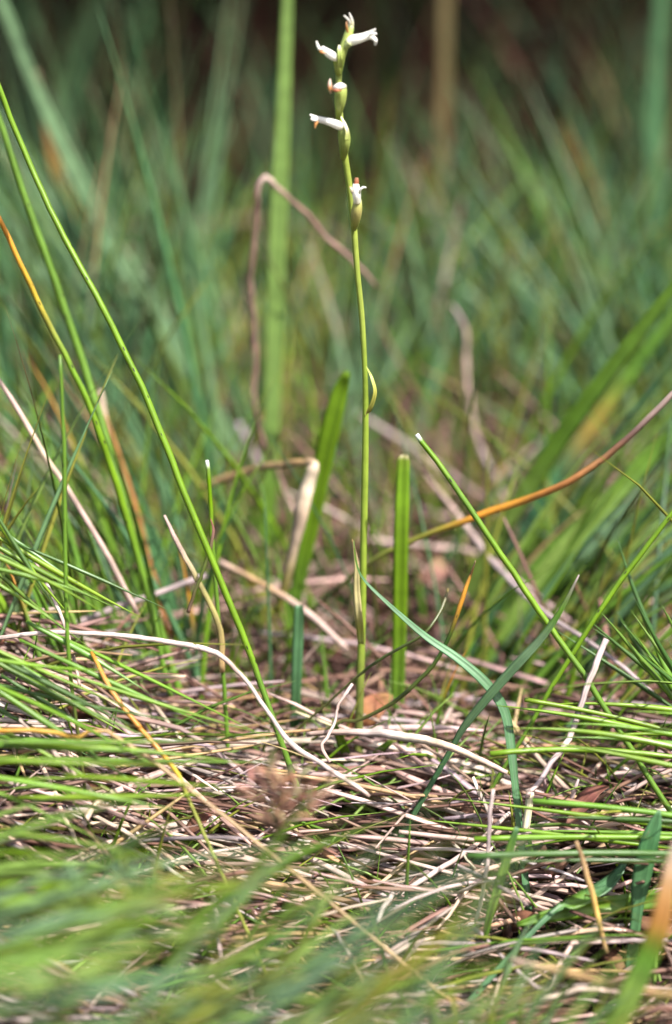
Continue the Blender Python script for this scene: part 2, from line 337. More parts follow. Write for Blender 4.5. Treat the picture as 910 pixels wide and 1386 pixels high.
leaf('bright green blade with square cut top right beside the orchid stem', [(535, 1040, .055, 18, G_MID), (538, 950, .05, 20, G_MID), (541, 830, .045, 22, G_VIVID), (543, 720, .04, 22, G_VIVID), (545.6, 632, .04, 20, G_VIVID), (546, 624, .04, 19, (.2, .22, .04)), (546.5, 616, .04, 13, (.3, .24, .1))])
leaf('short dark green blade with square cut top left of the stem', [(398, 1010, .035, 13, G_DEEP), (401, 930, .03, 16, G_TEAL), (404, 850, .03, 16, G_TEAL), (405, 822, .03, 14, G_TEAL), (405.2, 819, .03, 12, G_TEAL)])
straw('cream dry leaf folded over at its top beside the green blade', [(375, 830, .085, 12, G_YEL), (385, 785, .08, 16, (.35, .3, .1)), (396, 735, .075, 18, ST_CREAM), (406, 690, .07, 24, ST_CREAM), (415, 650, .07, 22, (.75, .62, .45)), (421, 630, .07, 18, ST_CREAM), (408, 626, .08, 13, ST_GOLD), (380, 629, .09, 12, ST_GOLD), (340, 635, .11, 12, ST_GOLD), (305, 647, .12, 13, ST_GOLD), (272, 664, .13, 10, ST_GOLD)], prof='flat', k=60)
rush('long thin rush arching from the left edge down towards the white straw', [(356, 935, -.02, 10, G_MID), (340, 890, -.02, 10.5, G_VIVID), (315, 825, -.02, 11, G_VIVID), (270, 720, -.02, 11, G_VIVID), (235, 630, -.018, 11, G_VIVID), (190, 520, -.014, 10.5, G_VIVID), (135, 405, -.01, 10, G_VIVID), (80, 305, -.005, 9.5, G_VIVID), (30, 195, 0, 9, G_VIVID), (-10, 95, 0, 8, G_VIVID), (-60, -40, 0, 4, G_VIVID)], k=60)
rush('mid green slightly soft rush starting lower on the left edge', [(225, 880, .05, 12, G_MID), (200, 800, .05, 12, G_MID), (160, 660, .055, 13, G_MID), (120, 520, .06, 13, G_MID), (80, 400, .06, 12, G_MID), (40, 290, .06, 11, G_MID), (0, 165, .06, 10, G_MID), (-40, 60, .06, 6, G_MID)])
rush('rush turning orange at its tip against the left edge', [(222, 900, .03, 10, G_MID), (195, 790, .03, 11, G_MID), (160, 670, .025, 11, G_VIVID), (125, 565, .02, 10, G_VIVID), (95, 500, .02, 9.5, G_VIVID), (70, 450, .02, 9, G_YEL), (45, 395, .018, 8.5, (.5, .34, .03)), (15, 330, .015, 8, ORANGE), (-15, 265, .01, 6, ORANGE)])
leaf('wide blurred pale blade slanting from the top left corner', [(345, 660, .32, 20, G_HAZE), (290, 560, .32, 27, G_HAZE), (220, 440, .32, 28, G_HAZE), (150, 330, .32, 27, G_HAZE), (85, 200, .32, 20, G_HAZE), (40, 100, .32, 16, G_HAZE), (5, 10, .32, 14, G_HAZE), (-40, -90, .32, 10, G_HAZE)])
leaf('dead end of a leaf fading to orange above the left grass', [(120, 420, .33, 18, G_TEAL), (88, 290, .33, 20, G_TEAL), (75, 225, .33, 20, (.26, .18, .05)), (66, 180, .33, 16, (.30, .15, .05)), (58, 140, .33, 10, OLIVE_BR), (48, 95, .33, 6, OLIVE_BR)])
straw('tan straw leaning across the lower left rushes from the edge', [(185, 830, .03, 8, ST_PALE), (150, 760, .03, 9, ST_PALE), (105, 680, .03, 9, ST_PALE), (60, 610, .03, 9, ST_CREAM), (25, 550, .03, 8, ST_PALE), (-15, 490, .03, 6, ST_PALE)])
rush('short thin green rush with a white tip left of the cream leaf', [(297, 830, .0, 7, G_MID), (292, 760, .0, 7, G_MID), (287, 700, .0, 7, G_VIVID), (282.5, 640, 0, 7, G_VIVID), (281.5, 630, 0, 7, (.45, .5, .35)), (281.3, 624, 0, 5.5, (.75, .75, .7))])
straw('thin dark brown leaf tip curling beside the short white tipped rush', [(255, 830, -.005, 6, ST_BROWN), (268, 790, -.005, 6, G_OLIVE), (284, 750, -.004, 6.5, G_OLIVE), (293, 720, -.003, 5, ST_BROWN), (290, 700, -.002, 2, RED_BR)])
straw('long white straw arching over from the left and dipping to the thatch', [(-30, 868, -.035, 7, ST_PALE), (30, 860, -.036, 7, ST_WHITE), (90, 857, -.038, 7.5, ST_WHITE), (170, 863, -.04, 8, ST_WHITE), (240, 873, -.042, 8.5, ST_WHITE), (288, 882, -.043, 9, ST_WHITE), (312, 898, -.044, 8, ST_PALE), (340, 930, -.046, 7, ST_WHITE), (370, 975, -.05, 7, ST_WHITE), (396, 1008, -.053, 8.5, ST_WHITE), (430, 1030, -.056, 7.5, ST_WHITE), (470, 1056, -.06, 8, ST_WHITE), (500, 1078, -.06, 6, ST_PALE)], k=70, jit=.0001)
straw('short white curled straw touching the base of the orchid', [(477.5, 926, -.02, 5, ST_WHITE), (470, 938, -.021, 6, ST_WHITE), (457, 957, -.022, 5, ST_PALE), (452, 980, -.024, 5, ST_WHITE), (442, 1000, -.027, 6, ST_PALE), (434, 1014, -.03, 6, ST_PALE), (446, 1032, -.034, 5, ST_PALE)])
straw('cream flat straw lying level in front of the orchid base', [(415, 994, -.015, 8, ST_PALE), (455, 990, -.02, 10, ST_PALE), (512, 992, -.025, 14, ST_WHITE), (552, 998, -.03, 15, (.72, .62, .5)), (595, 1008, -.035, 14, ST_CREAM), (640, 1025, -.04, 11, ST_CREAM), (690, 1048, -.045, 8, ST_PALE)], prof='flat', k=40)
rush('stiff green rush with a white cut tip leaning left on the right side', [(835, 980, -.03, 10, G_MID), (790, 910, -.028, 10, G_MID), (740, 838, -.025, 10, G_VIVID), (690, 762, -.022, 10, G_VIVID), (632, 676, -.02, 9.5, G_MID), (597, 625, -.018, 9, G_VIVID), (574, 594, -.016, 8.5, G_VIVID), (571.5, 590, -.016, 8, (.7, .72, .65)), (569.5, 587, -.016, 7, (.85, .85, .82))])
rush('orange and yellow rush arching out to the right edge', [(470, 790, .07, 7, G_OLIVE), (540, 745, .06, 8.5, G_YEL), (600, 720, .05, 9.5, (.35, .28, .04)), (640, 706, .045, 11, ORANGE), (700, 685, .04, 12, ORANGE), (760, 663, .03, 11, (.45, .18, .05)), (810, 632, .025, 10.5, (.42, .2, .08)), (855, 596, .02, 10, ST_BROWN), (905, 548, .015, 9, ST_PALE), (960, 500, .01, 7, ST_PALE)], k=50)
leaf('narrow blue green blade sweeping from the stem down to the right', [(698, 1075, -.04, 13, G_TEAL), (692, 1020, -.035, 16, G_TEAL), (683, 965, -.03, 17, G_TEAL), (660, 928, -.028, 17, G_TEAL), (620, 892, -.026, 14, (.11, .25, .11)), (575, 861, -.024, 11, (.11, .25, .11)), (525, 817, -.022, 6.5, G_TEAL), (492, 784, -.02, 4, G_TEAL), (482, 760, -.02, 3, G_MID), (479, 732, -.02, 1.2, G_MID)], k=50, roll=.5)
leaf('pointed grey green blade crossing over the narrow blue green blade', [(605, 1025, -.03, 9, G_TEAL), (628, 985, -.032, 12, (.09, .16, .07)), (660, 945, -.034, 15, (.09, .17, .07)), (700, 900, -.036, 15, (.10, .18, .08)), (735, 862, -.036, 12, (.11, .18, .08)), (762, 822, -.036, 8, G_MID), (784, 778, -.036, 2, ST_GREY)], k=40, roll=-.5)
rush('dark olive stalk with orange tip curving up right of the stem', [(440, 990, .0, 5, G_OLIVE), (490, 975, -.005, 6, G_OLIVE), (540, 945, -.01, 7, (.06, .08, .015)), (585, 900, -.012, 7, (.06, .09, .015)), (610, 855, -.014, 7, (.07, .10, .015)), (625, 810, -.014, 8, ORANGE), (634, 785, -.014, 6, (.5, .25, .04)), (643, 758, -.014, 2, OLIVE_BR)])
rush('thinner dark olive stalk curving above the orange tipped one', [(455, 940, -.005, 4, G_OLIVE), (495, 908, -.01, 5, (.05, .07, .015)), (540, 880, -.014, 5, (.05, .07, .015)), (575, 860, -.016, 4.5, (.06, .08, .015)), (597, 828, -.01, 6, G_OLIVE), (606, 800, -.005, 4, OLIVE_BR)])
straw('pale grey straw leaning steeply left of the right rush clump', [(822, 866, -.03, 10, ST_GREY), (806, 905, -.032, 11, ST_WHITE), (786, 960, -.034, 10, ST_GREY), (770, 1000, -.037, 10, ST_WHITE), (738, 1048, -.042, 9, ST_GREY), (712, 1085, -.048, 8, ST_PALE)], jit=.0002)
straw('long grey brown stalk running down to the right edge', [(575, 640, .16, 3, ST_PALE), (620, 695, .13, 9, ST_PALE), (670, 760, .10, 9, ST_GREY), (730, 820, .06, 8, ST_GREY), (800, 870, .03, 7, ST_GREY), (860, 915, .01, 7, ST_GREY), (925, 975, -.01, 6, ST_GREY)], k=40)
straw('pale grey dead blade standing blurred behind right of the orchid', [(690, 690, .24, 9, ST_PALE), (668, 640, .24, 9, ST_GREY), (648, 580, .24, 10, ST_PALE), (633, 510, .24, 10, ST_PALE), (628, 450, .24, 10, ST_PALE), (618, 425, .24, 9, ST_GREY), (608, 412, .24, 2, ST_PALE)], prof='flat', twist=.5, jit=.0004)
straw('cream straw snapped into a right angle at the front right', [(718, 1072, 'b0.022', 13, (.72, .66, .45)), (714, 1105, 'b0.022', 13, (.74, .68, .45)), (709, 1136, 'b0.022', 13, ST_CREAM), (702, 1141, 'b0.022', 9, ST_CREAM), (670, 1138, 'b0.022', 8, ST_CREAM), (610, 1134, 'b0.022', 9, ST_PALE), (540, 1126, 'b0.022', 8, ST_PALE)], prof='flat', k=50, jit=0)
leaf('soft green blade hanging down below the snapped cream straw', [(700, 1120, 'b0.020', 8, G_TEAL), (690, 1150, 'b0.020', 13, G_MID), (676, 1195, 'b0.020', 15, G_PALE), (663, 1240, 'b0.020', 12, G_MID), (656, 1275, 'b0.020', 6, G_MID)])
straw('thin white straw standing straight beside the soft green blade', [(668, 1070, 'b0.018', 6, ST_WHITE), (664, 1120, 'b0.018', 7, ST_GREY), (660, 1175, 'b0.018', 7, ST_WHITE), (645, 1245, 'b0.018', 6, ST_WHITE)])
straw('long white straw slanting across the thatch below the cream straw', [(535, 1214, '0.019', 8, ST_WHITE), (590, 1178, '0.019', 9, ST_WHITE), (640, 1145, '0.019', 8, ST_PALE), (690, 1100, '0.019', 7, ST_WHITE)], jit=.0001)
leaf('broad upright blue green leaf at the right thatch edge', [(862, 1235, 'b0.022', 18, G_TEAL), (866, 1200, 'b0.022', 28, G_TEAL), (876, 1150, 'b0.022', 30, (.07, .2, .07)), (886, 1118, 'b0.022', 22, (.08, .2, .08)), (893, 1096, 'b0.022', 4, G_TEAL)])
leaf('wide flat green leaf lying out of the right edge over the thatch', [(700, 1252, '0.018', 8, G_MID), (750, 1238, '0.018', 22, G_MID), (810, 1228, '0.018', 30, G_VIVID), (860, 1222, '0.018', 32, G_MID), (930, 1212, '0.018', 34, G_MID)], roll=.2)
leaf('folded green leaf curling up above the wide flat leaf', [(740, 1242, '0.022', 10, G_TEAL), (780, 1222, '0.022', 24, G_MID), (815, 1203, '0.022', 30, G_TEAL), (834, 1186, '0.022', 26, G_TEAL), (848, 1165, '0.022', 10, (.1, .24, .12))], roll=-.4, twist=.6)
leaf('near green blade with orange brown end at the lower right edge', [(815, 1420, -.17, 36, G_MID), (850, 1350, -.17, 36, G_PALE), (878, 1290, -.17, 34, G_MID), (893, 1250, -.17, 32, (.4, .2, .05)), (903, 1205, -.17, 26, (.6, .34, .14)), (912, 1160, -.17, 18, ST_CREAM), (920, 1125, -.17, 5, ST_PALE)])
straw('blurred tan straw lying out of the bottom right corner', [(690, 1300, -.14, 10, ST_PALE), (760, 1318, -.15, 14, ST_GOLD), (840, 1340, -.16, 16, ST_GOLD), (930, 1358, -.17, 16, ST_GOLD)])
straw('gold upright straw between the right rushes and broad leaf', [(822, 1290, 'b0.020', 7, ST_GOLD), (805, 1230, 'b0.020', 9, (.55, .36, .1)), (790, 1180, 'b0.020', 9, ST_GOLD), (776, 1140, 'b0.020', 6, ST_GOLD)])
straw('grey straw with square bend in the lower right thatch', [(640, 1255, '0.018', 7, ST_GREY), (690, 1300, '0.018', 7, ST_GREY), (735, 1335, '0.018', 8, ST_GREY), (750, 1310, '0.018', 8, ST_PALE), (768, 1275, '0.018', 8, ST_PALE), (780, 1270, '0.018', 8, ST_PALE), (850, 1270, '0.018', 8, ST_GREY), (930, 1268, '0.018', 8, ST_GREY)], k=50)
straw('tan broken straw slanting over the left mound towards the red herb', [(110, 1120, '0.022', 9, ST_PALE), (130, 1085, '0.022', 10, ST_CREAM), (165, 1065, '0.022', 12, ST_PALE), (215, 1045, '0.022', 13, ST_PALE), (265, 1028, '0.022', 9, ST_CREAM)], prof='flat')
rush('yellow and orange blade sloping through the left green sheaf', [(262, 1090, -.075, 6, G_YEL), (245, 1050, -.072, 8, (.5, .4, .03)), (215, 1010, -.07, 8, ORANGE), (180, 970, -.065, 8, ORANGE), (150, 930, -.06, 8, (.5, .25, .06)), (125, 880, -.05, 6, ORANGE)])
rush('amber rush lying flat across the lower left sheaf', [(-20, 990, -.08, 7, ORANGE), (50, 990, -.08, 8, (.5, .28, .05)), (110, 1002, -.082, 8, (.52, .3, .05)), (180, 1015, -.085, 7, ST_GOLD)])
straw('grey straw tilted up through the left middle grass', [(85, 850, .06, 9, ST_GREY), (150, 825, .06, 10, ST_GREY), (215, 800, .06, 9, ST_GREY), (280, 775, .065, 10, ST_GREY)], prof='flat')
straw('tan stalk sloping down from the left mound toward the stem base', [(295, 760, .09, 9, ST_PALE), (350, 790, .08, 10, ST_GOLD), (410, 825, .07, 11, ST_PALE), (470, 880, .06, 9, ST_PALE)], prof='flat')
straw('olive tan dead rush leaning beside the long thin rush', [(302, 910, .0, 10, ST_GOLD), (298, 850, .0, 10, (.35, .28, .1)), (270, 790, .0, 9, (.35, .3, .12)), (240, 730, 0, 8, ST_PALE), (225, 695, 0, 4, ST_PALE)])
straw('thin pale straw hooked down beside the left rush clump', [(45, 755, -.02, 5, ST_PALE), (70, 810, -.024, 6, ST_WHITE), (90, 860, -.028, 6, ST_PALE), (105, 930, -.035, 5, ST_PALE)])
rush('faint thin rush standing straight at the far left', [(108, 1000, -.05, 6, G_OLIVE), (96, 880, -.05, 7, G_MID), (92, 760, -.05, 7, G_MID), (90, 620, -.05, 7, G_MID), (84, 480, -.05, 5, G_MID)])
leaf('olive brown upright blade blurred in the upper right distance', [(560, 640, .55, 26, G_MID), (575, 500, .55, 22, G_MID), (590, 350, .55, 24, (.15, .15, .05)), (598, 200, .55, 22, OLIVE_BR), (602, 60, .55, 18, OLIVE_BR), (605, -100, .55, 20, OLIVE_BR)])
leaf('wide blue green blade blurred along the top right edge', [(900, 620, .6, 22, G_TEAL), (905, 450, .6, 28, G_TEAL), (890, 300, .6, 22, G_TEAL), (885, 180, .6, 28, G_TEAL), (892, 60, .6, 22, G_TEAL), (900, -60, .6, 20, G_TEAL)])
leaf('long pale blade rising to the right edge past the orange rush', [(545, 1010, .17, 18, G_TEAL), (590, 890, .16, 24, G_TEAL), (640, 790, .15, 26, G_PALE), (690, 700, .14, 28, G_PALE), (750, 605, .13, 26, G_MID), (830, 495, .12, 22, G_MID), (930, 365, .11, 14, G_MID)], k=40)
leaf('green blade with yellow patch fanning out on the right', [(610, 960, .2, 18, G_MID), (690, 760, .2, 26, G_TEAL), (760, 640, .2, 26, G_TEAL), (800, 580, .2, 24, (.32, .24, .05)), (850, 510, .2, 20, G_MID), (930, 400, .2, 14, G_MID)])
leaf('broad striped green blade fanning low to the right edge', [(640, 930, .12, 18, G_MID), (720, 800, .12, 26, G_PALE), (800, 705, .12, 30, G_PALE), (870, 630, .12, 26, G_MID), (940, 560, .12, 20, G_MID)])
rush('fine sharp rush curving up to the right edge beside the striped blade', [(700, 1010, -.01, 7, G_MID), (760, 910, -.01, 8, G_VIVID), (830, 800, -.01, 9, G_VIVID), (890, 720, -.01, 8, G_VIVID), (940, 650, -.01, 6, G_VIVID)])
straw('tan stub standing up in the left middle grass', [(152, 640, .12, 8, (.4, .22, .08)), (146, 590, .12, 9, ST_GOLD), (140, 555, .12, 10, ST_CREAM), (136, 530, .12, 6, ST_CREAM)])
straw('russet dead stalk leaning among the left green blades', [(230, 860, .1, 8, (.32, .14, .05)), (205, 770, .1, 8, (.34, .16, .05)), (180, 680, .1, 8, (.36, .17, .05)), (150, 590, .1, 6, (.4, .2, .06)), (140, 560, .1, 5, ST_GOLD)])
straw('straight faint brown stalk crossing the dark gap behind the bent stalk', [(150, 305, .6, 12, DK), (250, 306, .6, 14, DK), (360, 300, .6, 13, DK), (440, 312, .6, 12, DK), (520, 360, .6, 9, DK)])

# brown dead leaf directly behind the stem base
def dead_leaf(name, c, size, rz, tilt, color, label, group=None, cat='dead leaf'):
    P = []; n = 9
    ang = rz
    for i in range(n):
        s = i/(n-1)-.5
        P.append((c[0]+math.cos(ang)*s*size, c[1]+math.sin(ang)*s*size*.7, c[2]+math.sin(tilt)*s*size + .12*size*math.sin(s*4+tilt)))
    Wd = [max(.03, math.sin(math.pi*(.04+.92*i/(n-1))))*size*.55 for i in range(n)]
    Cc = [[x*(.85+.3*random.random()) for x in color] for _ in range(n)]
    N = (random.uniform(-.4, .4), random.uniform(-1, -.2), random.uniform(.3, 1))
    o = sweep(name, np.array([P]), np.array([Wd]), np.array([Cc]), np.array([N]), [(-.5, .16), (-.25, .0), (0, -.06), (.25, .02), (.5, .12), (.25, -.01), (0, -.1), (-.25, -.03)], M_LEAF, origin=P[0], twist=np.array([random.uniform(-.8, .8)]))
    tag(o, label, cat, group); return o
dead_leaf('dead_leaf', at(497, 975, .03), .020, .3, 1.1, (.36, .15, .07), 'orange brown dead leaf right behind the orchid stem base')
dead_leaf('dead_leaf', at(592, 775, .12), .015, 1.2, .5, (.22, .12, .08), 'tan curled dead leaf behind the square cut bright green blade')
dead_leaf('dead_leaf', at(795, 1090, -.03), .016, .1, .9, (.28, .13, .09), 'brown dead leaf under the right rush stems')
dead_leaf('dead_leaf', at(268, 1115, -.04), .010, .2, .5, (.18, .08, .05), 'rust dead leaf on the left thatch below the red herb')

# ------------------------------------------------------------------ clumps (thing > blades)
def jcol(c, j=.16):
    f = 1+random.uniform(-j, j)
    return [max(.004, x*f*(1+random.uniform(-j, j)*.5)) for x in c]
def clump(name, label, cat, px, Y, n, ang, ln, wd, cols, group=None, spread=18, tipcol=None, tipp=.25, mat=None, prof='flat', depth=.02, bend=(.15, .6), base=None, part='blade', cut=0, lean_y=(-.25, .25), k=11):
    """fan of blades from one base. angles in degrees right of vertical, lengths / widths in photo pixels at that depth"""
    mat = mat or M_BLADE; s = mpp(Y)
    if base is None: bx = px_x(px, Y); bz = float(ground(bx, Y))
    else:
        b = at(base[0], base[1], Y); bx, bz = b[0], b[2]
    root = empty(name, (bx, Y, bz)); tag(root, label, cat, group)
    for i in range(n):
        a = math.radians(random.uniform(*ang)); L = random.uniform(*ln)*s; W0 = random.uniform(*wd)*s
        dy = random.uniform(*lean_y); bd = random.uniform(*bend)*(1 if a >= 0 else -1)
        ox, oy = random.gauss(0, spread*s*.6), random.gauss(0, depth)
        if base is None: oz = float(ground(bx+ox, Y+oy))-bz-.004
        else: oz = random.gauss(0, spread*s*.25)
        P = []; x, y, z = ox, oy, oz
        for j in range(k):
            P.append((x, y, z)); t = j/(k-1)
            aa = a + bd*(t**1.5)
            d = np.array((math.sin(aa), dy*(.5+t), math.cos(aa))); d /= np.linalg.norm(d)
            x, y, z = np.array((x, y, z)) + d*L/(k-1)
        t = np.linspace(0, 1, k)
        is_cut = random.random() < cut
        W = W0*(.55+.45*np.minimum(t*3, 1))*(1 if is_cut else np.clip((1.02-t)*1.8, 0.03, 1))
        c = np.array(jcol(random.choice(cols)))
        C = np.repeat(c[None], k, 0)
        if tipcol is not None and random.random() < tipp:
            m = np.clip((t-random.uniform(.45, .8))*5, 0, 1)[:, None]; C = C*(1-m) + np.array(random.choice(tipcol))*m
        r_ = random.uniform(-1.1, 1.1)
        sweep(part, np.array([P]), W[None], C[None], np.array([(math.sin(r_), -math.cos(r_), .2)]), prof, mat, twist=np.array([random.uniform(-1.2, 1.2)]), parent=root)
    return root
TIPS = [ST_GOLD, OLIVE_BR, ORANGE, ST_PALE]
# far background, on and before the dark bank
gl = 'blurred tufts far behind on the left'
FL = ['second from the left edge', 'left of the wide pale blade top', 'upright over the faint brown stalk', 'behind the fold of the bent stalk', 'between the tall broad blade and the orchid', 'against the left edge']
for q_, (px, Y, n, ang, ln) in enumerate([(60, .95, 16, (-20, 14), (330, 560)), (150, 1.0, 16, (-14, 10), (360, 640)), (225, 1.05, 16, (-10, 12), (360, 640)), (300, .9, 14, (-16, 22), (280, 480)), (400, .95, 9, (-8, 34), (220, 420)), (10, .8, 16, (-16, 20), (330, 600))]):
    clump('grass_tuft', 'pale blue green blurred grass tuft far behind, '+FL[q_], 'grass tuft', px, Y, int(n*.8), ang, (ln[0]*.9, ln[1]*1.15), (5, 11), [G_TEAL, G_TEAL, G_HAZE, G_HAZE], gl, 34, [OLIVE_BR, ST_GOLD], .3, depth=.06)
gr = 'blurred tufts far behind on the right'
FR = ['right behind the orchid stem', 'behind the olive brown blade', 'right of the olive brown blade', 'above the pale grey dead blade', 'above the orange rush', 'below the wide blue green blade', 'at the far right edge']
for q_, (px, Y, n, ang, ln) in enumerate([(480, .95, 12, (-12, 20), (250, 420)), (560, 1.0, 16, (-12, 14), (260, 470)), (640, .9, 16, (-14, 24), (250, 480)), (720, 1.0, 16, (-26, 20), (280, 520)), (800, .9, 16, (-38, 10), (300, 560)), (880, .95, 18, (-24, 12), (330, 620)), (940, .85, 14, (-24, 8), (330, 620))]):
    clump('grass_tuft', 'dull green blurred grass tuft far behind, '+FR[q_], 'grass tuft', px, Y, int(n*.7), ang, (ln[0]*.9, ln[1]*1.15), (5, 11), [G_TEAL, (.06, .12, .035), (.07, .10, .025), (.06, .12, .05), OLIVE_BR], gr, 34, [OLIVE_BR, ST_BROWN], .3, depth=.06)
# shrubs added to darken the bank: dark stems, crowns unseen above the view
def shade_shrub(label, x, y, rx, ry, zc, rz_, n):
    z = float(ground(x, y)); root = empty('shade_shrub', (x, y, z)); tag(root, label, 'shade_shrub')
    for q in range(7):
        a_ = random.uniform(-.6, .6); b_ = random.uniform(-.9, .1); H = zc-z+random.uniform(-.05, .15); t = np.linspace(0, 1, 9)
        P = np.stack([random.gauss(0, .05)+a_*rx*t**1.5+.02*np.sin(t*7+q), random.gauss(0, .05)+b_*ry*t**1.5, -.02+H*t], -1)
        c = np.array(jcol((.05, .024, .018), .3))
        sweep('stem', P[None], (.016*(1-.7*t))[None], np.repeat(c[None], 9, 0)[None], np.array([(0, -1, .1)]), 'tube', M_HEATH, parent=root)
    u = rng.normal(0, 1, (n, 3)); u /= np.linalg.norm(u, axis=1)[:, None]; u *= (rng.random(n)**.4)[:, None]
    ctr = u*np.array((rx, ry, rz_)) + np.array((0, -.25*ry, zc-z)); ctr[:, 2] += .08*np.sin(ctr[:, 0]*9)
    d = rng.normal(0, 1, (n, 3)); d /= np.linalg.norm(d, axis=1)[:, None]
    t = np.linspace(-.5, .5, 4); L = rng.uniform(.03, .06, n)
    P = ctr[:, None] + d[:, None]*(t[None, :, None]*L[:, None, None])
    W = (L*.45)[:, None]*np.array([.2, 1, .9, .1])[None]
    c = np.array([(.045, .09, .025), (.06, .10, .03), (.05, .07, .02)])[rng.integers(0, 3, n)]
    sweep('shade_crown', P, W, np.repeat(c[:, None], 4, 1), rng.normal(0, 1, (n, 3)), 'flat', M_HEATH, parent=root)
shade_shrub('added dark stemmed bush shading the bank at upper left', -.38, 1.32, .52, .66, .95, .30, 3400)
shade_shrub('added dark stemmed bush shading the bank behind the flower spike', .08, 1.36, .46, .70, .96, .30, 3400)
shade_shrub('added dark stemmed bush shading the bank at upper right', .54, 1.32, .52, .66, .95, .30, 3400)
# middle distance
mid = [
 ('dense green tuft in middle distance leaning left at the left edge', 40, .42, 20, (-30, 4), (260, 520), [G_HAZE, G_TEAL, G_TEAL]),
 ('dense teal tuft in middle distance below the wide pale blade', 150, .45, 24, (-32, 6), (260, 480), [G_TEAL, G_TEAL, G_HAZE]),
 ('thick green tuft in middle distance left of the bent brown stalk', 235, .40, 24, (-34, 10), (220, 400), [G_TEAL, G_HAZE, G_HAZE]),
 ('low green tuft between the bent brown stalk and the tall broad blade', 320, .42, 18, (-38, 20), (180, 330), [G_TEAL, G_HAZE]),
 ('small green tuft behind the broad leaning blade left of the stem', 430, .45, 14, (-16, 18), (150, 280), [G_TEAL, G_HAZE]),
 ('upright green tuft just right of the orchid stem in middle distance', 520, .42, 14, (-6, 12), (180, 330), [G_HAZE, G_TEAL]),
 ('tall upright green tuft right of the stem below the olive blade', 575, .40, 14, (-4, 10), (220, 380), [G_HAZE, G_TEAL]),
 ('green tuft behind the pale grey dead blade', 665, .45, 18, (-14, 16), (200, 360), [G_TEAL, G_HAZE]),
 ('green tuft right of the pale grey dead blade', 745, .42, 20, (-20, 30), (220, 400), [G_TEAL, G_MID, G_HAZE]),
 ('dark green tuft in middle distance above the orange rush', 830, .45, 20, (-22, 26), (220, 420), [G_TEAL, G_MID, G_DEEP]),
 ('green tuft at the right edge in middle distance', 910, .40, 18, (-24, 14), (240, 460), [G_TEAL, G_MID]),
]
for lab, px, Y, n, ang, ln, cols in mid:
    clump('grass_tuft', lab, 'grass tuft', px, Y, int(n*1.25), (ang[0]*1.2, ang[1]*1.2), (ln[0]*1.0, ln[1]*1.25), (5, 14), cols, None, 42, TIPS, .18, depth=.05, bend=(.05, .4))
# nearer clumps either side
clump('grass_tuft', 'spreading tuft of long blades fanning to the right edge behind the cut rush', 'grass tuft', 640, .13, 30, (18, 62), (260, 520), (8, 18), [G_TEAL, G_MID, G_PALE, G_MID], None, 50, TIPS, .2, depth=.03)
clump('grass_tuft', 'loose low tuft of fine blades beneath the orange rush', 'grass tuft', 740, .08, 24, (10, 66), (160, 360), (6, 12), [G_MID, G_VIVID, G_YEL], None, 60, TIPS, .25, depth=.03)
clump('grass_tuft', 'tuft of thin blades leaning left behind the long thin rush', 'grass tuft', 240, .1, 34, (-38, 4), (220, 560), (5, 11), [G_MID, G_VIVID, G_TEAL], None, 60, TIPS, .25, depth=.03)
clump('grass_tuft', 'tuft of thin blades rising from the left mound to the edge', 'grass tuft', 110, .06, 34, (-36, 2), (240, 600), (5, 10), [G_MID, G_VIVID, G_MID], None, 50, TIPS, .2, depth=.03)
clump('grass_tuft', 'sparse short green tuft in the litter left of the stem', 'grass tuft', 330, .06, 14, (-30, 30), (90, 220), (5, 10), [G_MID, G_VIVID, G_YEL], None, 60, TIPS, .3, depth=.03)
clump('grass_tuft', 'sparse short yellow green tuft in the litter right of the stem', 'grass tuft', 600, .06, 14, (-14, 46), (90, 220), (5, 10), [G_MID, G_YEL, G_VIVID], None, 60, TIPS, .3, depth=.03)
for lab, px, Y, n, ang, ln in [
  ('fine green tuft in the litter below the cream folded leaf', 400, .20, 26, (-28, 22), (90, 260)),
  ('fine green tuft in the litter behind the square cut bright blade', 560, .24, 26, (-18, 30), (90, 260)),
  ('fine green tuft in the litter under the grey brown stalk', 690, .22, 28, (-6, 48), (110, 300)),
  ('fine green tuft in the litter near the right edge behind the rushes', 850, .18, 30, (-6, 52), (130, 340)),
  ('fine green tuft in the litter left of the russet stalk', 160, .20, 34, (-34, 16), (130, 380)),
  ('fine green tuft in the litter at the far left edge', 30, .16, 34, (-30, 14), (130, 380)),
  ('fine green tuft in the litter between russet stalk and white tipped rush', 270, .22, 28, (-34, 16), (110, 340))]:
    clump('grass_tuft', lab, 'grass tuft', px, Y, n, ang, ln, (4, 9), [G_MID, G_VIVID, G_TEAL, G_MID, G_YEL], None, 80, TIPS, .2, depth=.05)
for lab, px, Y, n, ang, ln in [
  ('thin arching yellow green tuft spreading left over the tan straw', 150, .07, 26, (-52, -8), (260, 620)),
  ('thin arching green tuft spreading left behind the russet stalk', 280, .14, 26, (-54, -12), (300, 640)),
  ('thin arching green tuft climbing out of the far left edge', -30, .04, 20, (-14, 24), (260, 560)),
  ('thin arching green tuft spreading right beneath the striped blade', 650, .09, 26, (22, 64), (260, 560)),
  ('thin arching yellow green tuft spreading right under the cut rush', 760, .05, 22, (20, 66), (200, 460)),
  ('thin arching green tuft spreading right behind the pale grey dead blade', 690, .20, 24, (14, 52), (280, 600))]:
    clump('grass_tuft', lab, 'grass tuft', px, Y, n, ang, ln, (3.5, 9), [G_VIVID, G_MID, G_PALE, G_HAZE, G_YEL], None, 70, TIPS, .15, depth=.03, bend=(.05, .5))
